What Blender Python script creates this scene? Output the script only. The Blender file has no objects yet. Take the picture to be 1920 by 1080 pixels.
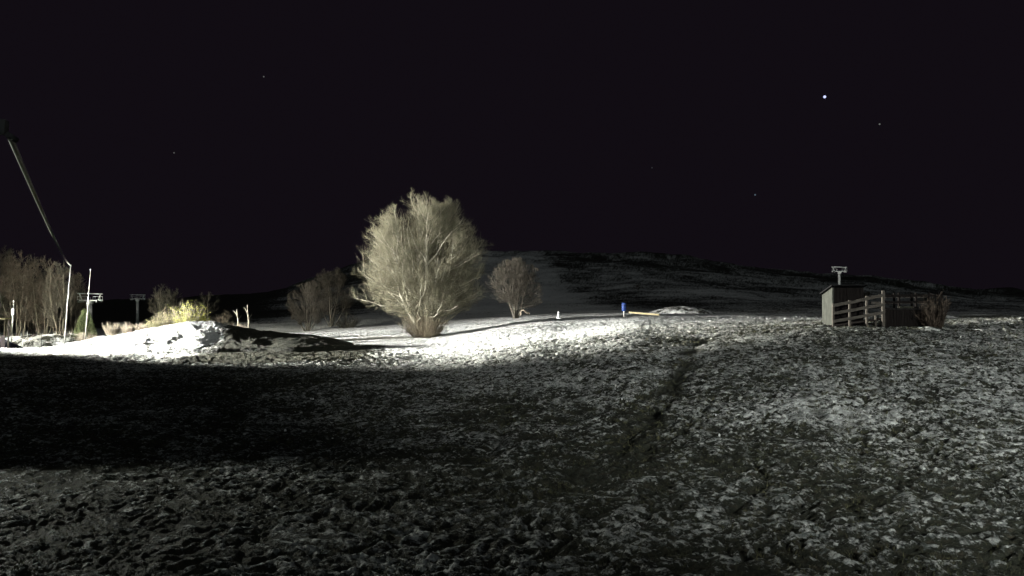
import bpy, math
import numpy as np
from mathutils import Vector, Matrix
C = bpy.context.scene
COL = C.collection
R = math.radians
rng = np.random.default_rng(7)

# ---------------------------------------------------------------- camera
FPX, HOR, CZ = 1598.0, 560.0, 5.0        # focal length in photo pixels, horizon row, eye height
cam = bpy.data.cameras.new('camera'); camo = bpy.data.objects.new('camera', cam); COL.objects.link(camo)
cam.sensor_width = 36.0; cam.lens = 36.0 * FPX / 1920.0
cam.clip_start = 0.1; cam.clip_end = 8000
camo.location = (0, 0, CZ)
camo.rotation_euler = (R(90) + math.atan((HOR - 540) / FPX), 0, 0)
C.camera = camo
C.render.resolution_x, C.render.resolution_y = 1024, 576
C.view_settings.view_transform = 'Standard'; C.view_settings.look = 'None'
C.view_settings.exposure = 0; C.view_settings.gamma = 1

# ---------------------------------------------------------------- night sky and moonlight
w = bpy.data.worlds.new('World'); C.world = w; w.use_nodes = True
bg = w.node_tree.nodes['Background']
bg.inputs['Color'].default_value = (0.82, 0.58, 0.93, 1)
bg.inputs['Strength'].default_value = 0.0068
moon = bpy.data.lights.new('moonlight', 'SUN'); moon.energy = 0.17; moon.angle = R(3.0)
moon.color = (0.86, 1.0, 0.94)
mo = bpy.data.objects.new('moonlight', moon); COL.objects.link(mo)
mo.rotation_euler = Vector((-0.35, 0.75, -0.42)).to_track_quat('-Z', 'Y').to_euler()

def spot(name, loc, tgt, power, angle, blend, color, radius=0.15):
    l = bpy.data.lights.new(name, 'SPOT'); l.energy = power; l.spot_size = R(angle); l.spot_blend = blend
    l.color = color; l.shadow_soft_size = radius
    o = bpy.data.objects.new(name, l); COL.objects.link(o); o.location = loc
    o.rotation_euler = (Vector(tgt) - Vector(loc)).to_track_quat('-Z', 'Y').to_euler()
    return o
LA = Vector((-61, 66.5, 7.6)); LA2 = Vector((-49.5, 73.0, 10.5))
LA3 = Vector((-61, 66.1, 7.0))
spot('flood_beam_crest', LA3, (-61 + 80, 56.5, 4.2), 1600000, 25, 0.85, (1.0, 0.98, 0.86), 0.16)
LB = Vector((-26.0, 30.0, 9.0)); LC = Vector((19, -22, 15))
spot('flood_beam_slope', LA, (-61 + 54, 66.5 + 17.5, 11.5), 980000, 70, 0.85, (1.0, 0.985, 0.92), 0.16)
spot('flood_beam_wood', LA2, (-50, 122, 9), 90000, 104, 0.8, (1.0, 0.97, 0.82), 0.16)
spot('flood_beam_yard', LB, (-8, 13, 3.6), 12500, 124, 0.35, (0.97, 1.0, 0.88), 0.03)
spot('flood_beam_field', LC, (21, 60, 7.8), 150000, 62, 0.9, (0.965, 1.0, 0.935), 0.3)

# ---------------------------------------------------------------- noise
def _h(ix, iy, s):
    n = (ix.astype(np.int64) * 374761393 + iy.astype(np.int64) * 668265263 + s * 974711) & 0xffffffff
    n = ((n ^ (n >> 13)) * 1274126177) & 0xffffffff
    n = (n ^ (n >> 16)) & 0xffffff
    return n / 16777215.0
def vn(x, y, s=0):
    ix = np.floor(x); iy = np.floor(y); fx = x - ix; fy = y - iy
    fx = fx * fx * (3 - 2 * fx); fy = fy * fy * (3 - 2 * fy)
    a = _h(ix, iy, s); b = _h(ix + 1, iy, s); c = _h(ix, iy + 1, s); d = _h(ix + 1, iy + 1, s)
    return (a + (b - a) * fx) * (1 - fy) + (c + (d - c) * fx) * fy
def fbm(x, y, s=0, o=3):
    t = 0; a = 1; k = 0
    for i in range(o):
        t = t + a * (vn(x * 2 ** i + 17.3 * i, y * 2 ** i - 9.1 * i, s + i) - .5); k += a; a *= .55
    return t / k * 2
def sstep(a, b, x):
    t = np.clip((x - a) / (b - a), 0, 1); return t * t * (3 - 2 * t)

# ---------------------------------------------------------------- terrain
YK = [-80, 0, 12, 20, 30, 40, 52, 64, 80, 100, 130, 170, 230, 320, 450, 650, 900, 1300]
UK = [-1.2, -0.6, -0.3, -0.1, 0.05, 0.15, 0.375, 0.6, 1.2]
def fr(y, r): return CZ - (r - HOR) * y / FPX
near = {-0.6: [0, 0, 0, .1, .35, .6, .85], -0.3: [0, 0, 0, .1, .3, .5, .75], -0.1: [0, 0, 0, .15, .35, .65, .9],
        0.05: [0, 0, 0, .2, .6, 1.2, 1.9], 0.15: [0, 0, .05, .3, 1.0, 1.75, 2.55], 0.375: [0, 0, .1, .5, 1.6, 2.6, 3.45], 0.6: [0, 0, .1, .6, 1.7, 2.7, 3.42]}
farr = {-0.6: [660, 652, 645, 633, 620, 608, 600, 592, 586, 582], -0.3: [664, 646, 628, 612, 602, 594, 586, 576, 564, 550],
        -0.1: [662, 641, 618, 602, 592, 583, 570, 545, 505, 470], 0.05: [634, 609, 597, 590, 584, 577, 562, 530, 495, 470],
        0.15: [613, 597, 591, 587, 582, 573, 556, 525, 495, 478], 0.375: [603, 597, 592, 588, 583, 577, 562, 545, 530, 521], 0.6: [598, 594, 591, 589, 587, 583, 575, 566, 560, 554]}
ZK = []
for u in UK:
    uu = max(-0.6, min(0.6, u))
    z = list(near[uu]) + [fr(y, r) for y, r in zip(YK[7:17], farr[uu])]
    z.append(z[-1] - 60); ZK.append(z)
ZK = np.array(ZK)
def hermite(xk, yk, x):
    xk = np.asarray(xk, float); yk = np.asarray(yk, float)
    d = np.diff(yk) / np.diff(xk)
    m = np.concatenate([[d[0]], np.where(d[:-1] * d[1:] > 0, 2 * d[:-1] * d[1:] / (d[:-1] + d[1:] + 1e-12), 0), [d[-1]]])
    i = np.clip(np.searchsorted(xk, x, side='right') - 1, 0, len(xk) - 2)
    h = xk[i + 1] - xk[i]; t = np.clip((x - xk[i]) / h, 0, 1)
    return ((2*t**3 - 3*t**2 + 1) * yk[i] + (t**3 - 2*t**2 + t) * h * m[i] + (-2*t**3 + 3*t**2) * yk[i+1] + (t**3 - t**2) * h * m[i+1])
YD = np.linspace(-80, 1300, 6901)
ZD = np.stack([hermite(YK, ZK[i], YD) for i in range(len(UK))])
def base_z(x, y):
    x = np.asarray(x, float); y = np.asarray(y, float)
    u = np.clip(x / np.maximum(y, 14.0), -1.19, 1.19)
    j = np.clip((y + 80) / 0.2, 0, 6899.0); j0 = j.astype(int); jf = j - j0
    i = np.clip(np.searchsorted(UK, u, side='right') - 1, 0, len(UK) - 2)
    uk = np.array(UK); t = (u - uk[i]) / (uk[i + 1] - uk[i]); t = t * t * (3 - 2 * t) * .6 + t * .4
    za = ZD[i, j0] * (1 - jf) + ZD[i, j0 + 1] * jf
    zb = ZD[i + 1, j0] * (1 - jf) + ZD[i + 1, j0 + 1] * jf
    return za * (1 - t) + zb * t
def gz(x, y): return float(base_z(np.array([x]), np.array([y]))[0])
def hit(px, row):
    "ground point seen at a photo pixel (used to measure where things stand)"
    ys = np.linspace(9, 700, 20000); xs = (px - 960) / FPX * ys; zr = fr(ys, row)
    k = np.argmax(base_z(xs, ys) >= zr)
    return float(xs[k]), float(ys[k]), float(zr[k])
def at(px, row, y): return Vector(((px - 960) * y / FPX, y, fr(y, row)))

def seg_dist(x, y, pts):
    best = np.full(x.shape, 1e9)
    for (ax, ay), (bx, by) in zip(pts[:-1], pts[1:]):
        dx, dy = bx - ax, by - ay; L = dx * dx + dy * dy
        t = np.clip(((x - ax) * dx + (y - ay) * dy) / L, 0, 1)
        best = np.minimum(best, np.hypot(x - ax - t * dx, y - ay - t * dy))
    return best
def poly(*pr): return [hit(p, r)[:2] for p, r in pr]
RUTS = [(poly((1312, 628), (1285, 680), (1240, 745), (1205, 800), (1180, 850), (1130, 885), (1060, 925)), .75, .20, 1.30),
        (poly((1400, 800), (1408, 860), (1440, 905), (1415, 940)), .16, .12, .75),
        (poly((1700, 640), (1640, 730), (1570, 790)), .18, .05, .22),
         (poly((950, 760), (935, 830), (905, 880)), .24, .12, .8),
         (poly((1100, 905), (990, 945), (900, 1010)), .30, .10, .8),
         (poly((1480, 690), (1530, 770), (1620, 850), (1700, 880)), .22, .08, .55),
         (poly((1590, 760), (1600, 850), (1560, 930)), .30, .08, .45),
         (poly((1250, 940), (1420, 960), (1600, 945)), .26, .08, .6),
        (poly((1180, 870), (1290, 800), (1340, 740)), .14, .09, .6)]
BROW_SHADE = poly((846, 629), (930, 619), (1040, 609), (1130, 603), (1210, 601))  # line of shade at the brow, put in as a dark groove
SNOWP = poly((1705, 602), (1735, 599), (1775, 598))
RIDGES = [(poly((930, 890), (990, 905), (1035, 915)), .10, .13), (poly((940, 930), (1010, 955), (1080, 985)), .12, .12),
          (poly((1185, 835), (1230, 800), (1275, 745)), .22, .10)]

def mound_h(x, y):
    "long snow heap left of the tree"
    px = np.array([-39, -36, -33, -30.5, -28.5, -26.5, -24.3, -22.8, -21, -19, -17, -15, -12.5])
    hz = np.array([0, .25, .95, 1.45, 1.95, 2.12, 2.12, 1.95, 1.45, 1.22, 1.02, .62, 0])
    h = np.interp(x, px, hz)
    c = 70 + .08 * (x + 27); s = np.where(y < c, 4.4, 4.0)
    d = np.clip(np.abs(y - c) / s, 0, 1.6)
    return h * np.clip(np.exp(-d * d * 1.5) - .03, 0, 1)

def mesh_grid(name, X, Y, Z, mat, attrs=None, smooth=True):
    n, m = X.shape
    me = bpy.data.meshes.new(name)
    v = np.stack([X, Y, Z], -1).reshape(-1, 3).astype(np.float32)
    i = np.arange(n * m).reshape(n, m)
    q = np.stack([i[:-1, :-1], i[:-1, 1:], i[1:, 1:], i[1:, :-1]], -1).reshape(-1, 4).astype(np.int32)
    fill(me, v, q, 4)
    for k, a in (attrs or {}).items():
        at_ = me.attributes.new(k, 'FLOAT', 'POINT'); at_.data.foreach_set('value', a.reshape(-1).astype(np.float32))
    if smooth: me.polygons.foreach_set('use_smooth', np.ones(len(q), bool))
    me.materials.append(mat)
    o = bpy.data.objects.new(name, me); COL.objects.link(o); return o
def fill(me, v, f, k):
    me.vertices.add(len(v)); me.vertices.foreach_set('co', v.reshape(-1))
    me.loops.add(f.size); me.loops.foreach_set('vertex_index', f.reshape(-1))
    me.polygons.add(len(f)); me.polygons.foreach_set('loop_start', np.arange(0, f.size, k, dtype=np.int32))
    me.polygons.foreach_set('loop_total', np.full(len(f), k, np.int32)); me.update(calc_edges=True)

# ---------------------------------------------------------------- materials
def mat(name, col, rough=.8, noise=None, bump=0, scale=8, metal=0, stretch=None):
    m = bpy.data.materials.new(name); m.use_nodes = True; nt = m.node_tree; b = nt.nodes['Principled BSDF']
    b.inputs['Roughness'].default_value = rough; b.inputs['Metallic'].default_value = metal
    b.inputs['Specular IOR Level'].default_value = .25 if max(col) > .06 else .03
    if noise is None: noise = tuple(c * .55 for c in col)
    tc = nt.nodes.new('ShaderNodeTexCoord'); mp = nt.nodes.new('ShaderNodeMapping')
    if stretch: mp.inputs['Scale'].default_value = stretch
    n = nt.nodes.new('ShaderNodeTexNoise'); n.inputs['Scale'].default_value = scale; n.inputs['Detail'].default_value = 5
    cr = nt.nodes.new('ShaderNodeValToRGB'); cr.color_ramp.elements[0].position = .35; cr.color_ramp.elements[1].position = .65
    cr.color_ramp.elements[0].color = (*noise, 1); cr.color_ramp.elements[1].color = (*col, 1)
    L = nt.links.new
    L(tc.outputs['Object'], mp.inputs['Vector']); L(mp.outputs[0], n.inputs['Vector']); L(n.outputs['Fac'], cr.inputs[0]); L(cr.outputs[0], b.inputs['Base Color'])
    if bump:
        bp = nt.nodes.new('ShaderNodeBump'); bp.inputs['Strength'].default_value = bump; bp.inputs['Distance'].default_value = .02
        L(n.outputs['Fac'], bp.inputs['Height']); L(bp.outputs[0], b.inputs['Normal'])
    return m

def ground_mat():
    m = bpy.data.materials.new('snow_over_grass'); m.use_nodes = True; nt = m.node_tree; b = nt.nodes['Principled BSDF']
    b.inputs['Roughness'].default_value = .75; b.inputs['Specular IOR Level'].default_value = .2
    N = nt.nodes.new; L = nt.links.new
    tc = N('ShaderNodeTexCoord')
    mp = N('ShaderNodeMapping'); mp.inputs['Scale'].default_value = (1, 1.0, 1.4); mp.inputs['Rotation'].default_value = (0, 0, .4)
    L(tc.outputs['Object'], mp.inputs['Vector'])
    # warp
    wn = N('ShaderNodeTexNoise'); wn.inputs['Scale'].default_value = 1.3; wn.inputs['Detail'].default_value = 3
    L(mp.outputs[0], wn.inputs['Vector'])
    wm = N('ShaderNodeVectorMath'); wm.operation = 'MULTIPLY_ADD'; wm.inputs[1].default_value = (1.1, 1.1, 1.1)
    L(wn.outputs['Color'], wm.inputs[0]); L(mp.outputs[0], wm.inputs[2])
    def noise(sc, det, ro, vec=wm.outputs[0]):
        n = N('ShaderNodeTexNoise'); n.inputs['Scale'].default_value = sc; n.inputs['Detail'].default_value = det
        n.inputs['Roughness'].default_value = ro; L(vec, n.inputs['Vector']); return n.outputs['Fac']
    def mth(op, a, b_, c=None, clamp=False):
        x = N('ShaderNodeMath'); x.operation = op; x.use_clamp = clamp
        for i, v in enumerate((a, b_, c)):
            if v is None: continue
            if isinstance(v, (int, float)): x.inputs[i].default_value = v
            else: L(v, x.inputs[i])
        return x.outputs[0]
    n1 = noise(4.3, 7, .66); n2 = noise(.33, 4, .6); n3 = noise(11, 5, .65, tc.outputs['Object'])
    ca = N('ShaderNodeAttribute'); ca.attribute_name = 'cover'; ba = N('ShaderNodeAttribute'); ba.attribute_name = 'bare'
    ha = N('ShaderNodeAttribute'); ha.attribute_name = 'hump'
    s = mth('ADD', mth('MULTIPLY', n1, .48), mth('MULTIPLY', n2, .18))
    s = mth('ADD', s, mth('MULTIPLY', n3, .34))
    s = mth('ADD', s, mth('MULTIPLY', ha.outputs['Fac'], .16))
    th = mth('SUBTRACT', .80, mth('MULTIPLY', ca.outputs['Fac'], .56))
    sn = mth('MULTIPLY', mth('SUBTRACT', s, th), 15.0, clamp=True)
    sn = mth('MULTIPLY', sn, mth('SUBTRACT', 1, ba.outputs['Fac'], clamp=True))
    # thin, dirty snow: the half-covered parts stay grey
    gcol = N('ShaderNodeValToRGB'); e = gcol.color_ramp.elements
    e[0].position = .3; e[0].color = (.013, .0135, .011, 1); e[1].position = .75; e[1].color = (.055, .045, .033, 1)
    x = e.new(.5); x.color = (.024, .027, .019, 1)
    L(noise(5, 5, .7, tc.outputs['Object']), gcol.inputs[0])
    scol = N('ShaderNodeValToRGB'); e = scol.color_ramp.elements
    e[0].position = .30; e[0].color = (.13, .15, .145, 1); e[1].position = .60; e[1].color = (.82, .83, .82, 1)
    cs = mth('ADD', mth('MULTIPLY', noise(5.2, 6, .7), .9), mth('MULTIPLY', mth('SUBTRACT', ca.outputs['Fac'], .5), .62))
    L(cs, scol.inputs[0])
    mx = N('ShaderNodeMix'); mx.data_type = 'RGBA'; L(sn, mx.inputs['Factor']); L(gcol.outputs[0], mx.inputs['A']); L(scol.outputs[0], mx.inputs['B'])
    L(mx.outputs['Result'], b.inputs['Base Color'])
    bp = N('ShaderNodeBump'); bp.inputs['Strength'].default_value = 1.0; bp.inputs['Distance'].default_value = .13
    hh = mth('ADD', mth('MULTIPLY', sn, .35), mth('MULTIPLY', n3, .55)); hh = mth('ADD', hh, mth('MULTIPLY', n1, .9))
    L(hh, bp.inputs['Height']); L(bp.outputs[0], b.inputs['Normal'])
    return m
M_ground = ground_mat()
M_bark = mat('pale_bark', (.37, .35, .29), .85, (.18, .17, .13), .5, 6, stretch=(1, 1, .3))
M_twig = mat('olive_twigs', (.195, .185, .125), .8, (.11, .10, .07), 0, 1.2)
M_twig_brown = mat('brown_twigs', (.17, .14, .105), .8, (.09, .078, .06), 0, 1.5)
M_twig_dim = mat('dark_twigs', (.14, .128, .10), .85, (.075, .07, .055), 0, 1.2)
M_twig_base = mat('warm_brown_shoots', (.17, .145, .095), .8, (.085, .07, .05), 0, 1.5)
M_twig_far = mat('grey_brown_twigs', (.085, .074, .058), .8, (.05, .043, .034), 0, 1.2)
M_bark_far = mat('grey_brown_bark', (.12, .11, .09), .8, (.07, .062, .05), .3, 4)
M_twig_dark = mat('blackish_twigs', (.05, .04, .032), .85, (.025, .02, .017), 0, 1.5)
M_bark_dim = mat('grey_bark', (.24, .22, .17), .85, (.12, .11, .085), .4, 5, stretch=(1, 1, .3))
M_yellow = mat('yellow_green_leaves', (.30, .32, .05), .7, (.17, .18, .03), 0, 2)
M_olive = mat('olive_leaves', (.24, .24, .09), .7, (.12, .12, .05), 0, 2)
M_conifer = mat('conifer_needles', (.15, .18, .085), .7, (.07, .09, .045), 0, 3)
M_palebush = mat('pale_dry_twigs', (.24, .21, .16), .8, (.13, .11, .085), 0, 2)
M_steel = mat('galvanised_steel', (.62, .64, .62), .45, (.45, .47, .46), .1, 5, .3)
M_steel_dark = mat('dark_steel', (.14, .14, .14), .6, (.09, .09, .09), .1, 5, .4)
M_rubber = mat('black_rubber', (.03, .03, .03), .7)
M_pole = mat('grey_pole_paint', (.17, .17, .155), .6, (.11, .11, .10), .2, 4)
M_cable = mat('steel_cable', (.78, .76, .68), .55, (.5, .48, .42), .4, 30, .2)
M_wood = mat('weathered_wood', (.075, .067, .058), .85, (.036, .031, .026), .6, 4, stretch=(1, 6, 6))
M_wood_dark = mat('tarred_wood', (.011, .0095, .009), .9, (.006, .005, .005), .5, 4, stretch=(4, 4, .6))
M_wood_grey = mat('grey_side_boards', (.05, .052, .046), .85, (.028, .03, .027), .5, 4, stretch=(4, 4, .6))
M_roof = mat('dark_roof_felt', (.012, .012, .013), .8)
M_yroof = mat('ochre_roof_sheet', (.36, .33, .17), .7)
M_blue = mat('blue_padding', (.025, .06, .22), .6, (.018, .04, .15), .2, 5)
M_white = mat('white_plastic', (.82, .82, .84), .5, (.7, .7, .72))
M_plank = mat('yellow_timber', (.30, .26, .15), .75, (.2, .17, .10), .3, 6)
M_tarp = mat('dark_tarpaulin', (.03, .032, .045), .6, (.018, .02, .028), .4, 2)
M_rope = mat('dark_rope', (.10, .10, .09), .8)
def emis(name, col, s):
    m = bpy.data.materials.new(name); m.use_nodes = True; b = m.node_tree.nodes['Principled BSDF']
    b.inputs['Base Color'].default_value = (0, 0, 0, 1); b.inputs['Emission Color'].default_value = (*col, 1); b.inputs['Emission Strength'].default_value = s
    return m

# ---------------------------------------------------------------- object helpers
def tag(o, label=None, cat=None, group=None, kind=None):
    if label: o['label'] = label
    if cat: o['category'] = cat
    if group: o['group'] = group
    if kind: o['kind'] = kind
    return o
def empty(name, loc, rz=0):
    o = bpy.data.objects.new(name, None); COL.objects.link(o); o.location = loc; o.rotation_euler = (0, 0, rz); o.empty_display_size = .2
    return o
class MB:
    def __init__(s): s.v = []; s.f = []
    def box(s, c, d, rot=None):
        c = Vector(c); k = len(s.v); hx, hy, hz = d[0]/2, d[1]/2, d[2]/2
        for p in ((-1,-1,-1),(1,-1,-1),(1,1,-1),(-1,1,-1),(-1,-1,1),(1,-1,1),(1,1,1),(-1,1,1)):
            q = Vector((p[0]*hx, p[1]*hy, p[2]*hz))
            if rot is not None: q = rot @ q
            s.v.append(c + q)
        s.f += [tuple(k+i for i in t) for t in ((0,3,2,1),(4,5,6,7),(0,1,5,4),(1,2,6,5),(2,3,7,6),(3,0,4,7))]; return s
    def beam(s, a, b, wd, th):
        a = Vector(a); b = Vector(b); d = b - a
        q = d.to_track_quat('X', 'Z').to_matrix()
        return s.box((a + b) / 2, (d.length, wd, th), q)
    def tube(s, pts, rad, n=8):
        pts = [Vector(p) for p in pts]
        if isinstance(rad, (int, float)): rad = [rad] * len(pts)
        k = len(s.v); up = Vector((.13, .21, .97)).normalized()
        for i, p in enumerate(pts):
            t = (pts[min(i+1, len(pts)-1)] - pts[max(i-1, 0)]).normalized()
            a = t.cross(up if abs(t.dot(up)) < .95 else Vector((1, 0, 0))).normalized(); b = t.cross(a)
            for j in range(n):
                an = 2*math.pi*j/n; s.v.append(p + (a*math.cos(an) + b*math.sin(an)) * rad[i])
        for i in range(len(pts)-1):
            for j in range(n):
                s.f.append((k+i*n+j, k+i*n+(j+1) % n, k+(i+1)*n+(j+1) % n, k+(i+1)*n+j))
        s.f.append(tuple(k+j for j in range(n))[::-1]); s.f.append(tuple(k+(len(pts)-1)*n+j for j in range(n))); return s
    def build(s, name, m, parent=None, smooth=False):
        me = bpy.data.meshes.new(name); me.from_pydata([tuple(v) for v in s.v], [], s.f); me.materials.append(m)
        if smooth: me.polygons.foreach_set('use_smooth', [len(p.vertices) == 4 for p in me.polygons])
        o = bpy.data.objects.new(name, me); COL.objects.link(o); o.parent = parent; return o
def copy_tree(o, parent=None):
    c = o.copy(); COL.objects.link(c); c.parent = parent
    for ch in list(o.children): copy_tree(ch, c)
    return c

# ---------------------------------------------------------------- ground sheet
uu = np.concatenate([np.linspace(-1.15, -.56, 90)[:-1], np.linspace(-.56, .56, 960), np.linspace(.56, 1.15, 90)[1:]])
ya = -60 + np.arange(0, 12) * 5.5
yb = np.geomspace(12, 130, 720) ; yb = np.concatenate([np.linspace(5, 11.8, 25), yb])
yc = np.geomspace(130, 1290, 200)[1:]
yy = np.concatenate([ya, yb, yc])
U, Y = np.meshgrid(uu, yy)
X = U * (np.maximum(Y, -2) + 22)
Z = base_z(X, Y)
amp = np.interp(Y, [0, 10, 60, 66, 90, 130, 300, 900], [.9, 1, .9, .65, .5, .6, 2.2, 3.0])
fine = np.interp(Y, [0, 30, 70, 130, 200], [1, 1, .9, .5, 0])
# rows of trodden clods running across the field
wx = X + .9 * fbm(X * .5, Y * .5, 5, 2); wy = Y + .9 * fbm(X * .5, Y * .5, 9, 2)
cl = 1 - np.abs(fbm(wx * 1.9, wy * 2.6, 21, 3)) * 2.1
cl2 = fbm(wx * 5.2, wy * 6.1, 31, 2)
big = fbm(X * .16, Y * .16, 41, 3)
hump = cl * .55 + cl2 * .45
calm = 1 - .15 * sstep(64, 70, Y)
Z = Z + fine * calm * (hump * .15 + .04 * fbm(wx * 11, wy * 11, 51, 2)) + amp * .19 * big + np.interp(Y, [130, 400, 900], [0, 3.0, 9.0]) * fbm(X / 90, Y / 90, 61, 4)
bare = np.zeros_like(Z)
for pts, wd, dp, st in RUTS:
    d = np.abs(seg_dist(X, Y, pts) + wd * .9 * fbm(X * 1.3, Y * 1.3, 77, 3))
    k = np.exp(-(d / wd) ** 2) * (.5 + .5 * sstep(-.5, .1, fbm(X * .7, Y * .7, 79, 2))); Z -= dp * k; bare = np.maximum(bare, st * .75 * sstep(.15, .9, k))
for pts, wd, hh in RIDGES:
    d = seg_dist(X, Y, pts); Z += hh * np.exp(-(d / wd) ** 2)
d = seg_dist(X, Y, BROW_SHADE) + .06 * fbm(X * .8, Y * .8, 78, 2)
k = np.exp(-(d / .30) ** 2); Z -= .34 * k; bare = np.maximum(bare, 1.0 * sstep(.35, .7, k))  # brow shade painted with the bare-soil colour
d2 = seg_dist(X, Y + .75, BROW_SHADE); Z += .10 * np.exp(-(d2 / .4) ** 2)
# coverage of snow: thin in the field, closed round the tree, patchy on the far hill
cover = np.interp(Y, [0, 30, 55, 64, 70, 110, 160, 400, 850], [.42, .44, .49, .57, .66, .68, .66, .68, .56])
left = sstep(4, -16, X - (Y - 40) * .0) * sstep(66, 58, Y) * sstep(20, 26, Y)
cover -= .03 * left
cover += .03 * sstep(0, 15, X) * sstep(62, 40, Y) * sstep(20, 30, Y)
cover -= .14 * sstep(20, 35, X) * sstep(60, 66, Y)
cover += .13 * fbm(X * .09, Y * .09, 91, 3) - .07 * sstep(0, 14, X) * sstep(62, 66, Y) * sstep(110, 90, Y)
far = sstep(170, 260, Y); cover -= .30 * sstep(-.24, -.33, X / np.maximum(Y, 1)) * sstep(135, 180, Y)
cover -= .17 * sstep(-.02, -.16, X / np.maximum(Y, 1)) * sstep(180, 280, Y); cover += far * .17 * fbm(X / 34, Y / 60, 95, 4)  # first term: darkness of the far left slope painted in as thinner snow
cover += .7 * np.exp(-(seg_dist(X, Y, SNOWP) / .7) ** 2); Z += .28 * np.exp(-(seg_dist(X, Y, SNOWP) / .8) ** 2)
# cast shadow of the heap, painted in as thinner snow cover
heap_shade = sstep(-24, -20, X) * sstep(-9, -14, X) * sstep(54, 59, Y) * sstep(78, 72, Y)
cover -= .55 * heap_shade
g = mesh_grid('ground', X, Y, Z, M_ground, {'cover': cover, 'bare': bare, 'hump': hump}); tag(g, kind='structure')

# the long heap of snow (its own sheet, dropping under the ground at its rim)
mx_, my_ = np.meshgrid(np.linspace(-41, -10, 420), np.linspace(62, 79, 230))
mh = mound_h(mx_, my_)
mz = base_z(mx_, my_) - .35 + mh * 1.0 + .5 * sstep(.02, .25, mh)
mwx = mx_ + .8 * fbm(mx_ * .5, my_ * .5, 5, 2); mwy = my_ + .8 * fbm(mx_ * .5, my_ * .5, 9, 2)
lump = fbm(mwx * 1.2, mwy * 1.5, 121, 4)
mz += sstep(.02, .5, mh) * (.075 * lump + .05 * np.abs(fbm(mwx * 2.6, mwy * 3.0, 131, 3)) + .22 * fbm(mx_ * .35, my_ * .35, 133, 2))
mcov = .72 - .64 * sstep(-24.6, -21.6, mx_ + .25 * (my_ - 70)) + .12 * fbm(mx_ * .4, my_ * .4, 135, 2)  # shade on the right flank painted in as low snow cover
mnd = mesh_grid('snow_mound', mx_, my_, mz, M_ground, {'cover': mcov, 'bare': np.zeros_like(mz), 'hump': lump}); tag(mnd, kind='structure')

def hump(name, c, rx, ry, h, cov, seed, res=90):
    a, b = np.meshgrid(np.linspace(-1.25, 1.25, res), np.linspace(-1.25, 1.25, res // 2))
    x = c[0] + a * rx; y = c[1] + b * ry; r2 = a * a + b * b
    z = base_z(x, y) - .3 + (h + .3) * np.clip(1 - r2, 0, 1) ** .8 + .10 * h * fbm(x * .9, y * .9, seed, 3) - .3 * sstep(1, 1.4, r2)
    o = mesh_grid(name, x, y, z, M_ground, {'cover': np.full_like(z, cov), 'bare': np.zeros_like(z), 'hump': fbm(x * 2, y * 2, seed + 3, 2)}); return tag(o, kind='structure')
p = at(1278, 582, 118); hump('snow_mound', p, 5.2, 4, 1.05, .62, 5)
p = at(90, 640, 84); hump('snow_bank', (p.x, p.y), 5.0, 2.0, 1.15, .56, 9)
p = at(35, 640, 92); hump('snow_bank', (p.x, p.y), 4.0, 2.0, 1.0, .62, 12)
p = at(230, 625, 84); hump('snow_bank', (p.x, p.y), 5, 3, .9, .6, 15)

p = at(1741, 607, 47.2); hump('snow_bank', p, 1.35, .8, .22, .50, 25, 50)

# ---------------------------------------------------------------- trees
UP = np.array([0, 0, 1.0])
def norm(v): return v / np.maximum(np.linalg.norm(v, axis=-1, keepdims=True), 1e-9)
def strands(P, D, L, bend, K, wob, rg):
    "polyline points (N,K+1,3) for branches that start at P along D and sweep upward"
    t = np.linspace(0, 1, K + 1)[None, :, None]
    pts = P[:, None, :] + D[:, None, :] * (L[:, None, None] * t) + UP * (bend[:, None, None] * L[:, None, None] * t * t)
    w_ = rg.normal(0, 1, (len(P), K + 1, 3)); w_ = np.cumsum(w_, 1) * (t > 0)
    return pts + w_ * (wob * L[:, None, None] / max(K, 1))
def tubes(pts, r0, r1, S):
    N, K1, _ = pts.shape
    T = np.empty_like(pts); T[:, 1:-1] = pts[:, 2:] - pts[:, :-2]; T[:, 0] = pts[:, 1] - pts[:, 0]; T[:, -1] = pts[:, -1] - pts[:, -2]; T = norm(T)
    ref = np.where(np.abs(T[..., 2:3]) > .9, np.array([1., 0, 0]), np.array([0, 0, 1.]))
    A = norm(np.cross(T, ref)); B = np.cross(T, A)
    t = np.linspace(0, 1, K1)[None, :]
    r = r0[:, None] * (1 - t) + r1[:, None] * t
    an = np.arange(S) * 2 * math.pi / S
    V = pts[:, :, None, :] + r[:, :, None, None] * (A[:, :, None, :] * np.cos(an)[None, None, :, None] + B[:, :, None, :] * np.sin(an)[None, None, :, None])
    idx = np.arange(N * K1 * S).reshape(N, K1, S); nx = np.roll(idx, -1, axis=2)
    F = np.stack([idx[:, :-1], nx[:, :-1], nx[:, 1:], idx[:, 1:]], -1).reshape(-1, 4)
    return V.reshape(-1, 3), F
def join_mesh(name, parts, m, parent):
    vs = []; fs = []; k = 0
    for v, f in parts: vs.append(v); fs.append(f + k); k += len(v)
    v = np.concatenate(vs).astype(np.float32); f = np.concatenate(fs).astype(np.int32)
    me = bpy.data.meshes.new(name); fill(me, v, f, 4); me.materials.append(m)
    o = bpy.data.objects.new(name, me); COL.objects.link(o); o.parent = parent; return o
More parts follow.
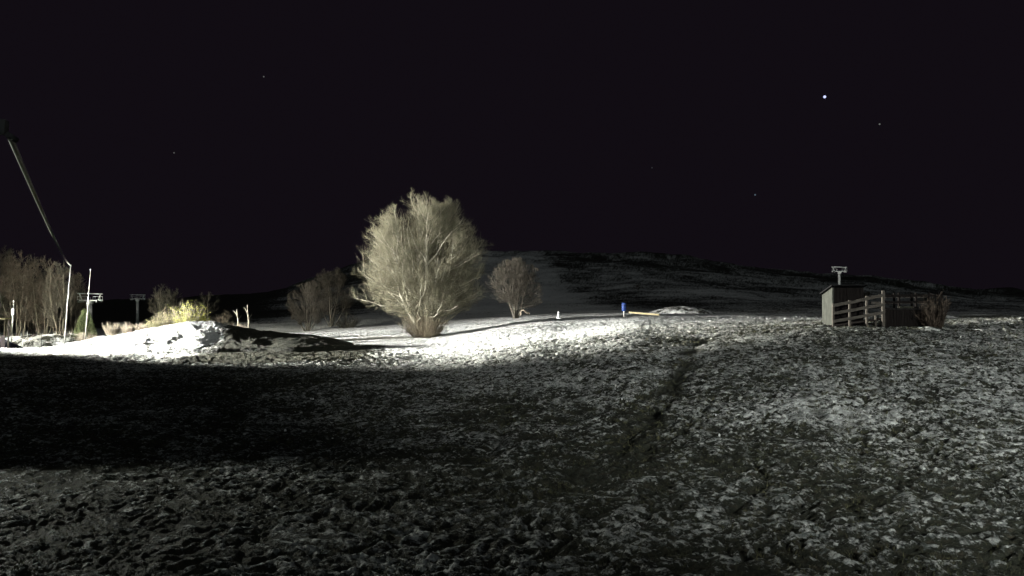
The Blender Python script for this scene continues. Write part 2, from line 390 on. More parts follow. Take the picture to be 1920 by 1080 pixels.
def children(pts, L, n, rg, tmin, ang, lf, up, out, center):
    N, K1, _ = pts.shape
    par = np.repeat(np.arange(N), n); t = rg.uniform(tmin, .98, len(par))
    s = t * (K1 - 1); i = np.minimum(s.astype(int), K1 - 2); f = (s - i)[:, None]
    P = pts[par, i] * (1 - f) + pts[par, i + 1] * f
    T = norm(pts[par, i + 1] - pts[par, i])
    rnd = norm(rg.normal(0, 1, (len(par), 3)))
    side = norm(rnd - (rnd * T).sum(-1, keepdims=True) * T)
    rad = P - center; rad[:, 2] *= .5; rad = norm(rad)
    D = norm(T * math.cos(ang) + side * math.sin(ang) + rad * out + UP * up)
    Lc = L[par] * lf * (1.15 - .55 * t) * rg.uniform(.6, 1.2, len(par))
    return P, D, Lc
def make_tree(name, loc, H, env, seed, n=(9, 15, 10, 9), stem_r=.22, tilt=(.05, .75), spread=.5, bark=M_bark, twig=M_twig, tw=.011, stem_h=None, skew=0, bend0=.25, lump=1.0, low=.22, label=None, cat='tree', group=None):
    rg = np.random.default_rng(seed)
    ez, er = np.array([e[0] for e in env]) * H, np.array([e[1] for e in env])
    def inside(p):
        az = np.arctan2(p[:, 1], p[:, 0])
        lumpy = 1 + lump * .24 * fbm(az * 1.6 + 9, p[:, 2] / H * 5, seed, 2) + lump * .18 * fbm(az * 5 + 9, p[:, 2] / H * 14, seed + 4, 2)
        r = np.hypot(p[:, 0] - skew * p[:, 2] / H, p[:, 1])
        top = H * (.99 + lump * .15 * fbm(p[:, 0] * .75, p[:, 1] * .5, seed + 7, 2))
        return (r < np.interp(p[:, 2], ez, er) * lumpy) & (p[:, 2] < top) & (p[:, 2] > .03 * H)
    def clip(P, D, L, bend):
        for _ in range(4):
            e = P + D * L[:, None] + UP * (bend * L)[:, None]; L = np.where(inside(e), L, L * .68)
        e = P + D * L[:, None] + UP * (bend * L)[:, None]
        return L, inside(e)
    ns = n[0]; az = np.arange(ns) * 2.399 + rg.uniform(-.4, .4, ns)
    ti = np.linspace(tilt[0], tilt[1], ns) * rg.uniform(.85, 1.15, ns)
    D = np.stack([np.sin(ti) * np.cos(az), np.sin(ti) * np.sin(az), np.cos(ti)], -1)
    P = np.stack([np.cos(az) * spread * rg.uniform(.3, 1, ns), np.sin(az) * spread * rg.uniform(.3, 1, ns), np.full(ns, -.15)], -1)
    L = H * rg.uniform(.82, 1.0, ns) * (1 - .28 * ti); bend = np.full(ns, bend0) * ti
    L, ok = clip(P, D, L, bend)
    S0 = strands(P, D, L, bend, 9, .10, rg)
    root = empty(name, loc)
    cen = np.array([0, 0, H * .3])
    r0 = stem_r * rg.uniform(.65, 1.1, ns)
    trunk = [tubes(S0, r0, r0 * .12, 7)]
    P, D, L1 = children(S0, L, n[1], rg, low, .95, .50, -.04, .60, cen)
    b = rg.uniform(.05, .3, len(P)); L1, ok = clip(P, D, L1, b); P, D, L1, b = P[ok], D[ok], L1[ok], b[ok]
    S1 = strands(P, D, L1, b, 6, .17, rg); ok = inside(S1[:, -1]) & inside(S1[:, 4]); S1, L1 = S1[ok], L1[ok]; r1 = np.clip(L1 * .016, .02, .11) * (stem_r / .22) ** .5
    trunk.append(tubes(S1, r1, r1 * .2, 5))
    P, D, L2 = children(S1, L1, n[2], rg, .12, 1.0, .55, .04, .20, cen)
    b = rg.uniform(.05, .35, len(P)); L2, ok = clip(P, D, L2, b); P, D, L2, b = P[ok], D[ok], L2[ok], b[ok]
    S2 = strands(P, D, L2, b, 4, .12, rg); ok = inside(S2[:, -1]); S2, L2 = S2[ok], L2[ok]; r2 = np.clip(L2 * .011, tw * 1.1, .03)
    crown = [tubes(S2, r2, r2 * .35, 3)]
    P, D, L3 = children(S2, L2, n[3], rg, .05, .9, .62, .18, .12, cen)
    L3 = np.clip(L3, .25, 1.3) ; b = rg.uniform(.1, .4, len(P)); L3, ok = clip(P, D, L3, b); P, D, L3, b = P[ok], D[ok], L3[ok], b[ok]
    S3 = strands(P, D, L3, b, 2, .14, rg)
    crown.append(tubes(S3, np.full(len(P), tw), np.full(len(P), tw * .35), 3))
    join_mesh('trunk', trunk, bark, root); join_mesh('crown', crown, twig, root)
    return tag(root, label, cat, group)
def make_shrub(name, loc, H, W, seed, m, n=500, tw=.01, leaf=0, lean=.9, label=None, cat='shrub', group=None, sub=5, lm=None):
    rg = np.random.default_rng(seed); root = empty(name, loc)
    az = rg.uniform(0, 2 * math.pi, n); k = rg.uniform(0, 1, n) ** .7
    P = np.stack([np.cos(az) * W * .42 * k, np.sin(az) * W * .42 * k, np.full(n, -.12)], -1)
    D = norm(np.stack([np.cos(az) * lean * k, np.sin(az) * lean * k, np.ones(n)], -1) + rg.normal(0, .16, (n, 3)))
    L = H * rg.uniform(.35, 1.12, n) * (1 - .2 * k); b = rg.uniform(-.05, .12, n)
    S = strands(P, D, L, b, 4, .09, rg)
    P2, D2, L2 = children(S, L, sub, rg, .2, .5, .42, .25, .1, np.zeros(3)); S2 = strands(P2, D2, L2, np.full(len(P2), .1), 2, .12, rg)
    join_mesh('stems', [tubes(S, np.full(n, tw * 1.4), np.full(n, tw * .4), 3), tubes(S2, np.full(len(P2), tw * .8), np.full(len(P2), tw * .3), 3)], m, root)
    if leaf:
        q = np.concatenate([S2[:, 1], S2[:, 2], S[:, 3]]); q = q[rg.uniform(size=len(q)) < .8] + 0
        q = q + rg.normal(0, .05, q.shape); a = norm(rg.normal(0, 1, q.shape)) * leaf; c = norm(np.cross(a, rg.normal(0, 1, q.shape))) * leaf * .55
        V = np.stack([q - a, q + c, q + a, q - c], 1).reshape(-1, 3); F = np.arange(len(V)).reshape(-1, 4)
        join_mesh('leaves', [(V, F)], lm or m, root)
    return tag(root, label, cat, group)

ENV_MAIN = [(0, .7), (.06, 1.3), (.13, 2.0), (.18, 5.6), (.25, 7.9), (.40, 8.1), (.55, 7.4), (.70, 6.4), (.80, 5.7), (.88, 4.8), (.95, 3.6), (1.0, 1.6)]
p = at(797, 627, 88)
TREE = (p.x, p.y, gz(p.x, p.y))
make_tree('bare_tree', TREE, 15.0, ENV_MAIN, 11, n=(14, 22, 13, 16), stem_r=.36, tilt=(.03, .62), spread=.7, low=.17, skew=-.15, tw=.0082,
          label='large floodlit bare tree with many pale stems, much the biggest and brightest tree')
make_shrub('bare_shrub', (p.x + .2, p.y - 1.5, gz(p.x, p.y - 1.5)), 2.9, 2.7, 5, M_twig_base, n=620, tw=.009, lean=.95,
           label='dense brown thicket of bare shoots around the foot of the big bright tree')
ROUND = [(0, .3), (.10, 1.0), (.2, 2.6), (.45, 3.3), (.7, 3.0), (.88, 1.9), (1, .7)]
def env_scale(e, k): return [(a, b * k) for a, b in e]
def bg_tree(px, row, y, H, wpx, seed, label, env=ROUND, n=(7, 14, 9, 8), **kw):
    q = at(px, row, y); wd = wpx * y / FPX
    k = wd / 2 / max(b for a, b in env)
    kw.setdefault('lump', .45); kw.setdefault('tilt', (.04, .6)); kw.setdefault('bark', M_bark_dim); kw.setdefault('twig', M_twig_dim)
    return make_tree('bare_tree', (q.x, q.y, gz(q.x, q.y)), H, env_scale(env, k), seed, n=n, label=label, **kw)
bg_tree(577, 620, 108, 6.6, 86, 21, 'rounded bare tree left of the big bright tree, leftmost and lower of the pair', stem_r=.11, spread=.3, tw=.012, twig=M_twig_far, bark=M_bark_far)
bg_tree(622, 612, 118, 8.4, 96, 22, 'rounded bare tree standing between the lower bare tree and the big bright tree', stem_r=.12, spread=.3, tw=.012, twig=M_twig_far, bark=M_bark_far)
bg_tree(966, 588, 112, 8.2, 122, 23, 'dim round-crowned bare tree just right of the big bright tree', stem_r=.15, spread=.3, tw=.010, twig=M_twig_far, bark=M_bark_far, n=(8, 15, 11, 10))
q = at(650, 610, 112); make_shrub('bare_shrub', (q.x, q.y, gz(q.x, q.y)), 1.9, 1.9, 31, M_twig_dim, n=120, tw=.02, label='small dark shrub at the foot of the tree pair left of the big tree')
# wood at the left edge
SLIM = [(0, .3), (.15, .8), (.3, 1.8), (.55, 2.4), (.8, 2.0), (.93, 1.1), (1, .5)]
wood = [(8, 112, 11.2, 70, 'bare tree cut by the left edge of the picture behind the short lamp pole'), (34, 106, 10.8, 66, 'tall bare tree above the snow bank, second from the left edge'),
        (58, 118, 11.0, 70, 'bare tree in the wood, third from the left edge, rather dark'), (82, 108, 10.0, 60, 'bare tree in the wood midway between short and tall pole'),
        (108, 104, 9.0, 52, 'bare tree with several pale stems just left of the tall leaning pole'), (134, 116, 8.6, 50, 'last dark bare tree of the wood, behind the two tall poles'),
        (-22, 108, 11.6, 76, 'bare tree of the wood standing beyond the left picture edge')]
for i, (px, y, H, wp, lb) in enumerate(wood):
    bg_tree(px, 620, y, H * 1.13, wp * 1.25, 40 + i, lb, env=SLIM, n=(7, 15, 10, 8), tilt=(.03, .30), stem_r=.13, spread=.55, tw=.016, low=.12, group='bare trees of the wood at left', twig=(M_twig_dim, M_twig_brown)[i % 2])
bg_tree(300, 602, 122, 7.2, 62, 61, 'thin bare tree behind the yellow bush, left one of two', env=SLIM, n=(4, 10, 7, 5), tilt=(.02, .2), stem_r=.11, spread=.5, tw=.015, low=.3)
bg_tree(326, 602, 128, 6.8, 56, 62, 'thin bare tree behind the yellow bush, right one of two', env=SLIM, n=(3, 9, 7, 5), tilt=(.02, .2), stem_r=.10, spread=.4, tw=.015, low=.3)
bg_tree(385, 602, 150, 6.0, 60, 64, 'faint bare tree in the dark between yellow bush and the grey sapling', env=SLIM, n=(3, 8, 6, 4), tilt=(.02, .3), stem_r=.09, spread=.4, tw=.014)
bg_tree(424, 608, 100, 3.0, 34, 63, 'small grey bare sapling behind the right end of the snow heap', n=(5, 9, 6, 4), stem_r=.06, spread=.2, tw=.011, twig=M_twig_brown)
# dead snags
for px, top, bot, y, ln, lb in ((446, 579, 614, 78, .02, 'thin leaning dead stem right of the sapling on the heap, shorter one'), (466, 572, 616, 76, .12, 'pale forked dead stem at the right end of the snow heap')):
    a = at(px, bot, y); b = at(px - 3 if px == 466 else px - 1, top, y)
    root = empty('dead_trunk', a); h = b.z - a.z
    m_ = MB(); m_.tube([(0, 0, -.6), (.05, 0, h * .3), (-.04, .03, h * .6), (-.10, 0, h)], [.10, .08, .06, .03], 7)
    m_.build('trunk', M_bark_dim, root, True)
    m_ = MB(); m_.tube([(-.05, 0, h * .62), (-.22, .05, h * .78), (-.42, .02, h * .90)], [.045, .035, .015], 5); m_.tube([(0, 0, h * .4), (.2, .1, h * .55), (.32, .1, h * .7)], [.03, .02, .01], 5)
    m_.build('branch', M_bark_dim, root, True); tag(root, lb, 'dead tree', 'dead stems by the snow heap')
# bushes behind the heap
for px, row, y, H, Wd, mt, lf, lb, lm in (
    (352, 604, 79, 2.0, 1.9, M_palebush, .06, 'bright yellow-green leafy bush on top of the snow heap', M_yellow),
    (378, 606, 80, 1.0, 1.0, M_palebush, .06, 'smaller yellow-green bush at the right side of the brightest bush', M_yellow),
    (292, 610, 80, .95, 1.3, M_palebush, .05, 'low yellow-green bush at the left slope of the heap', M_olive),
    (320, 607, 82, 1.7, 1.6, M_twig_brown, .05, 'olive bush between the two yellow-green bushes', M_olive),
    (268, 616, 80, .8, 1.0, M_palebush, 0, 'low pale twiggy bush left of the yellow-green bushes', None),
    (210, 622, 82, 1.25, 1.1, M_palebush, 0, 'pale dry bush standing left, near the lift tower', None),
    (240, 620, 84, 1.15, 1.0, M_palebush, 0, 'pale dry bush, second to the right of the lift tower', None),
    (404, 612, 80, 1.25, 1.0, M_twig_brown, 0, 'reddish brown dry bush left of the grey sapling', None),
    (452, 618, 78, .95, 1.1, M_twig_brown, 0, 'brown dry grass clump between the two dead stems', None),
    (160, 634, 80, .95, 1.6, M_palebush, 0, 'pale dry clump at the foot of the second tall pole', None)):
    q = at(px, row, y); z = gz(q.x, q.y) + float(mound_h(np.array([q.x]), np.array([q.y]))[0]) * .8
    z = max(z, q.z - .25)
    make_shrub('leafy_bush' if lf else 'dry_bush', (q.x, q.y, z), H, Wd, int(px), mt, n=150, tw=.010, leaf=lf, label=lb, cat='bush', group='bushes behind the snow heap', lm=lm, lean=.7)

# conifer below the lift tower
q = at(160, 628, 100); root = empty('conifer', (q.x, q.y, gz(q.x, q.y)))
MB().tube([(0, 0, -.2), (0, 0, 3.6)], [.10, .02], 7).build('trunk', M_bark_dim, root, True)
rg = np.random.default_rng(3); nb = 520
hz = rg.uniform(.12, 1, nb); az = rg.uniform(0, 6.283, nb); Hc = 3.7; Lb = 1.25 * (1 - hz) ** .75 + .15
P = np.stack([0 * hz, 0 * hz, hz * Hc], -1); D = norm(np.stack([np.cos(az), np.sin(az), rg.uniform(-.1, .35, nb)], -1))
S = strands(P, D, Lb, np.full(nb, .1), 3, .06, rg)
P2, D2, L2 = children(S, Lb, 14, rg, .2, .8, .32, .1, .1, np.array([0, 0, 1.]))
S2 = strands(P2, D2, np.clip(L2, .12, .4), np.full(len(P2), .05), 1, .1, rg)
join_mesh('foliage', [tubes(S, np.full(nb, .018), np.full(nb, .008), 3), tubes(S2, np.full(len(P2), .022), np.full(len(P2), .008), 3)], M_conifer, root)
tag(root, 'small green conifer directly under the pale lift tower head', 'tree')

# dark scrub scattered over the far hillside (a mass nobody could count)
rg = np.random.default_rng(99); ns = 2600
sx = rg.uniform(-.62, .75, ns); sy = np.exp(rg.uniform(math.log(190), math.log(880), ns)); sxx = sx * sy
den = fbm(sxx / 60, sy / 90, 301, 3) + rg.uniform(-.35, .35, ns) - np.where(sx < -.15, .1, 0); keep = (den > .46 + .5 * sstep(380, 560, sy)) & ((sy > 330) | (sx < .1)) & (sx > -.24)
sxx, sy = sxx[keep], sy[keep]; szz = base_z(sxx, sy) + np.interp(sy, [130, 400, 900], [0, 3.0, 9.0]) * fbm(sxx / 90, sy / 90, 61, 4)
Hs = rg.uniform(1.5, 4.5, len(sxx)); k = 22
par = np.repeat(np.arange(len(sxx)), k)
P = np.stack([sxx[par] + rg.normal(0, 1.0, len(par)), sy[par] + rg.normal(0, 1.0, len(par)), szz[par] + Hs[par] * rg.uniform(0, .75, len(par))], -1)
D = norm(rg.normal(0, 1, (len(par), 3)) + UP * .7)
S = strands(P, D, Hs[par] * .42, np.zeros(len(par)), 1, .1, rg)
join_mesh('scrub', [tubes(S, np.full(len(par), .22), np.full(len(par), .05), 3)], M_twig_far, None)
sc = bpy.data.objects['scrub']; tag(sc, 'dark scrub and far trees dotted over the dim hillside', 'scrub', None, 'stuff')

# grass tufts sticking out of the thin snow in the near field
ng = 26000
gy = np.exp(rg.uniform(math.log(12.5), math.log(62), ng)); gx = rg.uniform(-.66, .66, ng) * gy
dens = fbm(gx * .8, gy * .8, 401, 3); kp = dens > -.1; gx, gy = gx[kp], gy[kp]
gzz = base_z(gx, gy)
wx = gx + .9 * fbm(gx * .5, gy * .5, 5, 2); wy = gy + .9 * fbm(gx * .5, gy * .5, 9, 2)
hm = (1 - np.abs(fbm(wx * 1.9, wy * 2.6, 21, 3)) * 2.1) * .55 + fbm(wx * 5.2, wy * 6.1, 31, 2) * .45
gzz += hm * .15 + .04 * fbm(wx * 11, wy * 11, 51, 2) + 0.9 * .19 * fbm(gx * .16, gy * .16, 41, 3)
P = np.repeat(np.stack([gx, gy, gzz - .02], -1), 3, 0) + np.concatenate([rg.normal(0, .03, (len(gx) * 3, 2)), np.zeros((len(gx) * 3, 1))], 1)
D = norm(rg.normal(0, .75, P.shape) + UP); Lg = rg.uniform(.05, .13, len(P)); A = norm(np.cross(D, rg.normal(0, 1, P.shape))) * .006 * np.clip(P[:, 1:2] / 18, 1, 3)
tip = P + D * Lg[:, None]; V = np.stack([P - A, P + A, tip + A * .3, tip - A * .3], 1).reshape(-1, 3)
M_grass = mat('dead_grass', (.085, .080, .042), .8, (.04, .045, .024), 0, 1)
join_mesh('grass', [(V, np.arange(len(V)).reshape(-1, 4))], M_grass, None); tag(bpy.data.objects['grass'], 'short dark grass poking through thin patchy snow in the near field', 'grass', None, 'stuff')

# ---------------------------------------------------------------- ski-lift towers
def lift_tower(loc, h, label, rz=0):
    t = empty('lift_tower', loc, rz)
    MB().tube([(0, 0, -1), (0, 0, h - 1.1)], [.34, .26], 12).build('column', M_steel, t, True)
    m_ = MB()
    for yy_ in (-.32, .32): m_.beam((-1.5, yy_, h - .85), (1.5, yy_, h - .85), .10, .16)
    for k in range(-3, 4): m_.box((k * .48, 0, h - .95), (.07, .64, .06))
    m_.box((0, 0, h - 1.15), (.7, .55, .35)); m_.build('crosshead', M_steel, t)
    for sx_ in (-1, 1):
        for yy_ in (-.34, .34):
            MB().tube([(sx_ * 1.45, yy_, h - .85), (sx_ * 1.45, yy_, h - .35), (sx_ * .5, yy_, h - .35), (sx_ * .5, yy_, h - .85)], .025, 5).build('handrail', M_steel, t)
        g_ = MB().beam((sx_ * 1.15, -.9, h - 1.05), (sx_ * 1.15, .9, h - 1.05), .10, .16).build('sheave_frame', M_steel, t)
        for k in range(4):
            MB().tube([(sx_ * 1.25 - .05, -.68 + k * .45, h - .98), (sx_ * 1.25 + .05, -.68 + k * .45, h - .98)], .17, 12).build('sheave', M_rubber, g_, True)
        MB().beam((sx_ * 1.05, 0, h - .78), (sx_ * 1.35, 0, h + .0), .14, .10).build('strut', M_steel, t)
    MB().beam((-1.6, 0, h + .05), (1.6, 0, h - .02), .16, .13).build('top_beam', M_steel, t)
    m_ = MB()
    for k in range(16): m_.box((0, -.36, .5 + k * .32), (.32, .03, .03))
    for s_ in (-.17, .17): m_.box((s_, -.36, 3.0), (.035, .035, 5.6))
    m_.build('ladder', M_steel, t)
    return tag(t, label, 'lift tower', 'ski-lift towers')
def tower_at(px, toprow, y, gr, label, rz=0):
    a = at(px, toprow, y); g_ = fr(y, gr); return lift_tower((a.x, a.y, g_), a.z - g_, label, rz)
tower_at(169, 551, 112, 640, 'brightly lit lift tower with wide crosshead above the small conifer at left', R(4))
tower_at(258, 553, 185, 603, 'faint distant lift tower between the lit tower and the thin trees', R(8))
tower_at(1574, 501, 180, 600, 'dim grey lift tower rising behind the dark hut on the right', R(-6))

# ---------------------------------------------------------------- poles at left
def pole(name, a, b, r0, r1, label, cat, m=M_pole, group=None, extra=None):
    a = Vector(a); b = Vector(b); t = empty(name, a); d = b - a
    MB().tube([-d.normalized() * .4, d * .5, d], [r0, (r0 + r1) / 2, r1], 10).build('shaft', m, t, True)
    MB().tube([d * .985, d + d.normalized() * .05], [r1 * 1.5, r1 * 1.5], 10).build('cap', M_steel, t, True)
    if extra: extra(t, d)
    return tag(t, label, cat, group)
pole('leaning_pole', at(121.5, 646, 74), at(132.5, 497, 74), .065, .035, 'tallest thin grey pole, leaning, planted in the snow left of the lift tower', 'pole', group='tall thin poles')
pole('leaning_pole', at(161, 632, 78), at(169.5, 505, 78), .055, .03, 'thin pole leaning in front of the lit lift tower crosshead', 'pole', group='tall thin poles')
def lamp_bits(t, d):
    MB().tube([d * .72 + Vector((0, -.02, 0)), d * .84 + Vector((0, -.02, 0))], .11, 8).build('junction_box', M_white, t)
pole('short_pole', at(22, 652, 76), at(26, 565, 76), .045, .035, 'short pale pole with small box, nearest the left edge', 'pole', extra=lamp_bits)

# overhead cable leading from the boom at upper left down to the lift tower
ca = at(17, 257, 12.0); cb = at(132.4, 498, 74)
t = empty('overhead_cable', cb)
pts = []
for i in range(41):
    s_ = (i / 40) ** 1.6; q = ca.lerp(cb, s_); q.z -= 4 * .32 * s_ * (1 - s_); pts.append(q - cb)
MB().tube(pts, .040, 8).build('rope', M_cable, t, True)
MB().tube([pts[0] + Vector((-.01, -.05, .03)), pts[0] + Vector((.02, .12, -.02))], .042, 10).build('end_clamp', M_steel_dark, t, True)
tag(t, 'thick pale overhead cable slanting from upper left down to the tallest thin pole', 'cable')
t = empty('steel_boom', (ca.x - 5.0, 11.0, 0))
MB().tube([(0, 0, -.3), (0, 0, ca.z + .6)], .16, 10).build('mast', M_steel_dark, t, True)
MB().beam((0, 0, ca.z + .35), (4.95, 1.0, ca.z + .14), .16, .2).build('arm', M_steel_dark, t)
MB().beam((0, 0, ca.z - 1.0), (2.6, .52, ca.z + .1), .08, .1).build('brace', M_steel_dark, t)
tag(t, 'dark steel boom at the left edge that holds the upper end of the cable', 'boom')

# ---------------------------------------------------------------- shelter, tarpaulin and rope fence at far left
q = at(-6, 656, 74); gq = gz(q.x, q.y)
t = empty('shelter', (q.x, q.y, gq)); hr = fr(74, 599) - gq
MB().beam((-2.4, 0, hr - .25), (.85, 0, hr + .08), 1.9, .07).build('roof', M_yroof, t)
for dx, dy in ((.35, -.7), (.62, .7), (-2.1, -.7), (-2.1, .7)): MB().box((dx, dy, hr / 2 - .1), (.10, .10, hr)).build('post', M_wood, t)
for k in range(6): MB().box((-2.0 + k * .42, .74, .55), (.38, .03, 1.1)).build('board', M_wood_dark, t)
tag(t, 'small open shelter with ochre sloping roof at the left edge', 'shelter')
q = at(20, 656, 76); t = empty('tarpaulin_heap', (q.x, q.y, gz(q.x, q.y)))
a, b = np.meshgrid(np.linspace(-1, 1, 26), np.linspace(-1, 1, 16))
hz_ = 1.15 * np.clip(1 - np.abs(b) ** 2, 0, 1) * np.interp(a, [-1, -.5, .2, 1], [.9, 1, .55, 0]) + .05 * fbm(a * 4, b * 4, 7, 2) - .08
o = mesh_grid('cover_sheet', a * 1.7 - .3, b * .8, hz_, M_tarp); o.parent = t
MB().tube([(-1.9, -.7, .05), (0, -.75, .04), (1.4, -.5, .03)], .02, 5).build('tie_rope', M_rope, t)
tag(t, 'dark tarpaulin heap on the snow beside the shelter', 'tarpaulin')
t = empty('rope_fence', at(90, 650, 78)); o0 = Vector(t.location)
stk = [at(px, 650 - .05 * px * .3, 78) - o0 for px in (40, 52, 78, 104, 132, 156)]
for k, s_ in enumerate(stk):
    g0 = gz(s_.x + o0.x, 78) - o0.z; stk[k] = Vector((s_.x, 0, g0))
    MB().tube([(s_.x, 0, g0 - .2), (s_.x + .03, 0, g0 + 1.5)], .022, 6).build('stake', M_rope, t)
for hgt in (.62, 1.3):
    pp = []
    for k in range(len(stk) - 1):
        for j in range(5):
            f_ = j / 5; v_ = stk[k].lerp(stk[k + 1], f_); v_.z += hgt - .12 * 4 * f_ * (1 - f_); v_.y = -.03; pp.append(v_)
    MB().tube(pp, .022, 5).build('rope', M_rope, t)
tag(t, 'low fence of two dark ropes on thin stakes before the pale bank', 'rope fence')

# ---------------------------------------------------------------- hut, ramp and deck on the right crest
q = at(1561, 608, 51); t = empty('wooden_hut', (q.x, q.y, gz(q.x, q.y)), 0)
hw, hd = 1.85, 1.62; hf = fr(51, 539) - t.location.z; hb = hf - .42
nb_ = 9
for k in range(nb_):
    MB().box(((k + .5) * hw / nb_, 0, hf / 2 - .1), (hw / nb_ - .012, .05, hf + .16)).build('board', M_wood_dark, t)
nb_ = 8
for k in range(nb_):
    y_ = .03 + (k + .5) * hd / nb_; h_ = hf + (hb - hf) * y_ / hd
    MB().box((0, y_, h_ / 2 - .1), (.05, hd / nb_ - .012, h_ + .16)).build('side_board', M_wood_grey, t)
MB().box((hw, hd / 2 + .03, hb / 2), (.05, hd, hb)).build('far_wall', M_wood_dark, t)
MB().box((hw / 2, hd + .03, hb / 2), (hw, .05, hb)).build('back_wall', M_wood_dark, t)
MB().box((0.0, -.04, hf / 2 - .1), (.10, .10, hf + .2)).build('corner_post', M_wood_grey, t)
r_ = MB(); r_.v = [Vector(v) for v in ((-.12, -.18, hf + .10), (hw + .15, -.18, hf + .12), (hw + .15, hd + .2, hb + .04), (-.12, hd + .2, hb + .02), (-.12, -.18, hf + .17), (hw + .15, -.18, hf + .19), (hw + .15, hd + .2, hb + .11), (-.12, hd + .2, hb + .09))]
r_.f = [(0,3,2,1),(4,5,6,7),(0,1,5,4),(1,2,6,5),(2,3,7,6),(3,0,4,7)]; r_.build('roof', M_roof, t)
d_ = MB().box((1.2, -.05, .95), (.7, .03, 1.8)).build('door', M_wood_dark, t); MB().box((.95, -.085, .95), (.03, .03, .14)).build('handle', M_steel, d_)
tag(t, 'small dark wooden hut with grey side boards and sloping roof', 'hut')

o0 = at(1656, 608, 49.6); o0.z = gz(o0.x, o0.y); t = empty('wooden_deck', o0)
def rel(px, row, y=49.6): return at(px, row, y) - o0
# ramp with three rails that climb to the right
posts = [(1562, 572, 610), (1593, 566, 611), (1625, 558, 611), (1656, 548, 611)]
for px, a_, b_ in posts:
    a_ = rel(px, a_ - 3); b_ = rel(px, b_ + 2); MB().box((a_.x, 0, (a_.z + b_.z) / 2), (.11 if px < 1650 else .16, .11, a_.z - b_.z)).build('post', M_wood, t)
MB().box((rel(1645, 600).x, .25, (rel(0, 592).z + rel(0, 612).z) / 2), (.08, .08, .65)).build('post', M_wood, t)
for (r0_, r1_, r2_, r3_) in ((573, 567, 560, 553), (588, 582, 576, 571), (603, 597, 591, 586)):
    rr = (r0_, r1_, r2_, r3_)
    for k in range(3):
        a_ = rel(posts[k][0] + (0 if k else -2), rr[k] + (.6 if k == 1 else 0)); b_ = rel(posts[k + 1][0], rr[k + 1]); a_.y = b_.y = -.085 - .004 * k
        MB().beam(a_, b_, .035, .17).build('rail', M_wood, t)
ra = rel(1560, 612, 50.2); rb = rel(1656, 597, 50.2)
for k in range(14):
    f_ = (k + .5) / 14; c_ = ra.lerp(rb, f_); c_.y = .72
    MB().box(c_, ((rb.x - ra.x) / 14 - .02, 1.2, .05), Matrix.Rotation(-math.atan2(rb.z - ra.z, rb.x - ra.x), 3, 'Y')).build('ramp_plank', M_wood_dark, t)
# deck behind the tall post
x0, x1 = rel(1660, 0).x, rel(1764, 0).x; dz = rel(0, 579).z; n_ = 20
for k in range(n_):
    MB().box((x0 + (k + .5) * (x1 - x0) / n_, .05, dz / 2 - .12), ((x1 - x0) / n_ - .01, .03, dz + .2)).build('skirt_board', M_wood_dark, t)
for k in range(10):
    MB().box(((x0 + x1) / 2, .16 + k * .2, dz + .02), (x1 - x0, .185, .04)).build('deck_board', M_wood_dark, t)
for px in (1690, 1722, 1764):
    a_ = rel(px, 549); MB().box((a_.x, .30, (a_.z + dz) / 2), (.10, .10, a_.z - dz)).build('post', M_wood_dark, t)
for px in (1675, 1708, 1740, 1764):
    a_ = rel(px, 548, 51.7); MB().box((a_.x, 2.0, (a_.z + dz) / 2), (.10, .10, a_.z - dz)).build('post', M_wood_dark, t)
for row in (555, 567):
    MB().beam(Vector((x0, .22, rel(0, row).z)), Vector((x1, .22, rel(0, row - 1).z)), .035, .15).build('rail', M_wood_dark, t)
for row in (556, 568):
    MB().beam(Vector((x0, 2.08, rel(0, row).z)), Vector((x1 + .4, 2.08, rel(0, row).z)), .035, .13).build('rail', M_wood, t)
MB().box((rel(1702, 0).x, .35, dz + .09), (.75, .3, .09)).build('snow_patch', M_ground, t)
tag(t, 'wooden loading deck with railed ramp rising to the right beside the hut', 'deck')
q = at(1751, 600, 48.8); make_shrub('bare_shrub', (q.x, q.y, gz(q.x, q.y)), 1.75, 1.0, 71, M_twig_dark, n=200, tw=.010, lean=.35, label='dark upright shrub at the right end of the wooden deck')

# ---------------------------------------------------------------- small things along the lit crest
q = at(1170, 588, 84); t = empty('padded_post', (q.x, q.y, q.z - .02))
MB().tube([(0, 0, -.3), (0, 0, 1.05)], .06, 8).build('post', M_steel, t, True)
MB().tube([(0, 0, .28), (0, 0, .32), (0, 0, 1.03), (0, 0, 1.08)], [.18, .22, .22, .18], 12).build('padding', M_blue, t, True)
for z_ in (.45, .8): MB().tube([(0, 0, z_), (0, 0, z_ + .04)], .23, 12).build('strap', M_tarp, t, True)
tag(t, 'blue padded post standing on the lit snow crest', 'padded post')
q = at(1047, 597, 86); t = empty('marker_cone', (q.x, q.y, q.z))
MB().box((0, 0, .02), (.42, .42, .05)).build('base', M_white, t); MB().tube([(0, 0, .04), (0, 0, .4), (0, 0, .72)], [.17, .10, .04], 14).build('cone', M_white, t, True)
tag(t, 'small white marker cone on the lit snow between tree and blue post', 'cone')
q = at(982, 590, 100); t = empty('bent_pipe', (q.x, q.y, q.z - .05))
MB().tube([(-.35, 0, -.1), (-.36, 0, .35), (-.25, 0, .55), (-.05, 0, .6), (.12, 0, .48), (.35, 0, .25), (.62, .0, .18)], .085, 8).build('pipe', M_palebush, t, True)
MB().tube([(.62, 0, .18), (.68, 0, .18)], .12, 8).build('flange', M_palebush, t, True)
tag(t, 'pale bent stub lying under the dim tree right of the big one', 'pipe')
q0 = at(1180, 588, 82); q1 = at(1236, 592, 80); t = empty('timber_beam', q0)
MB().beam((0, 0, .12), q1 - q0 + Vector((0, 0, .10)), .22, .16).build('beam', M_plank, t); MB().beam((.2, .35, .03), Vector((1.2, .45, .03)), .12, .1).build('beam', M_plank, t)
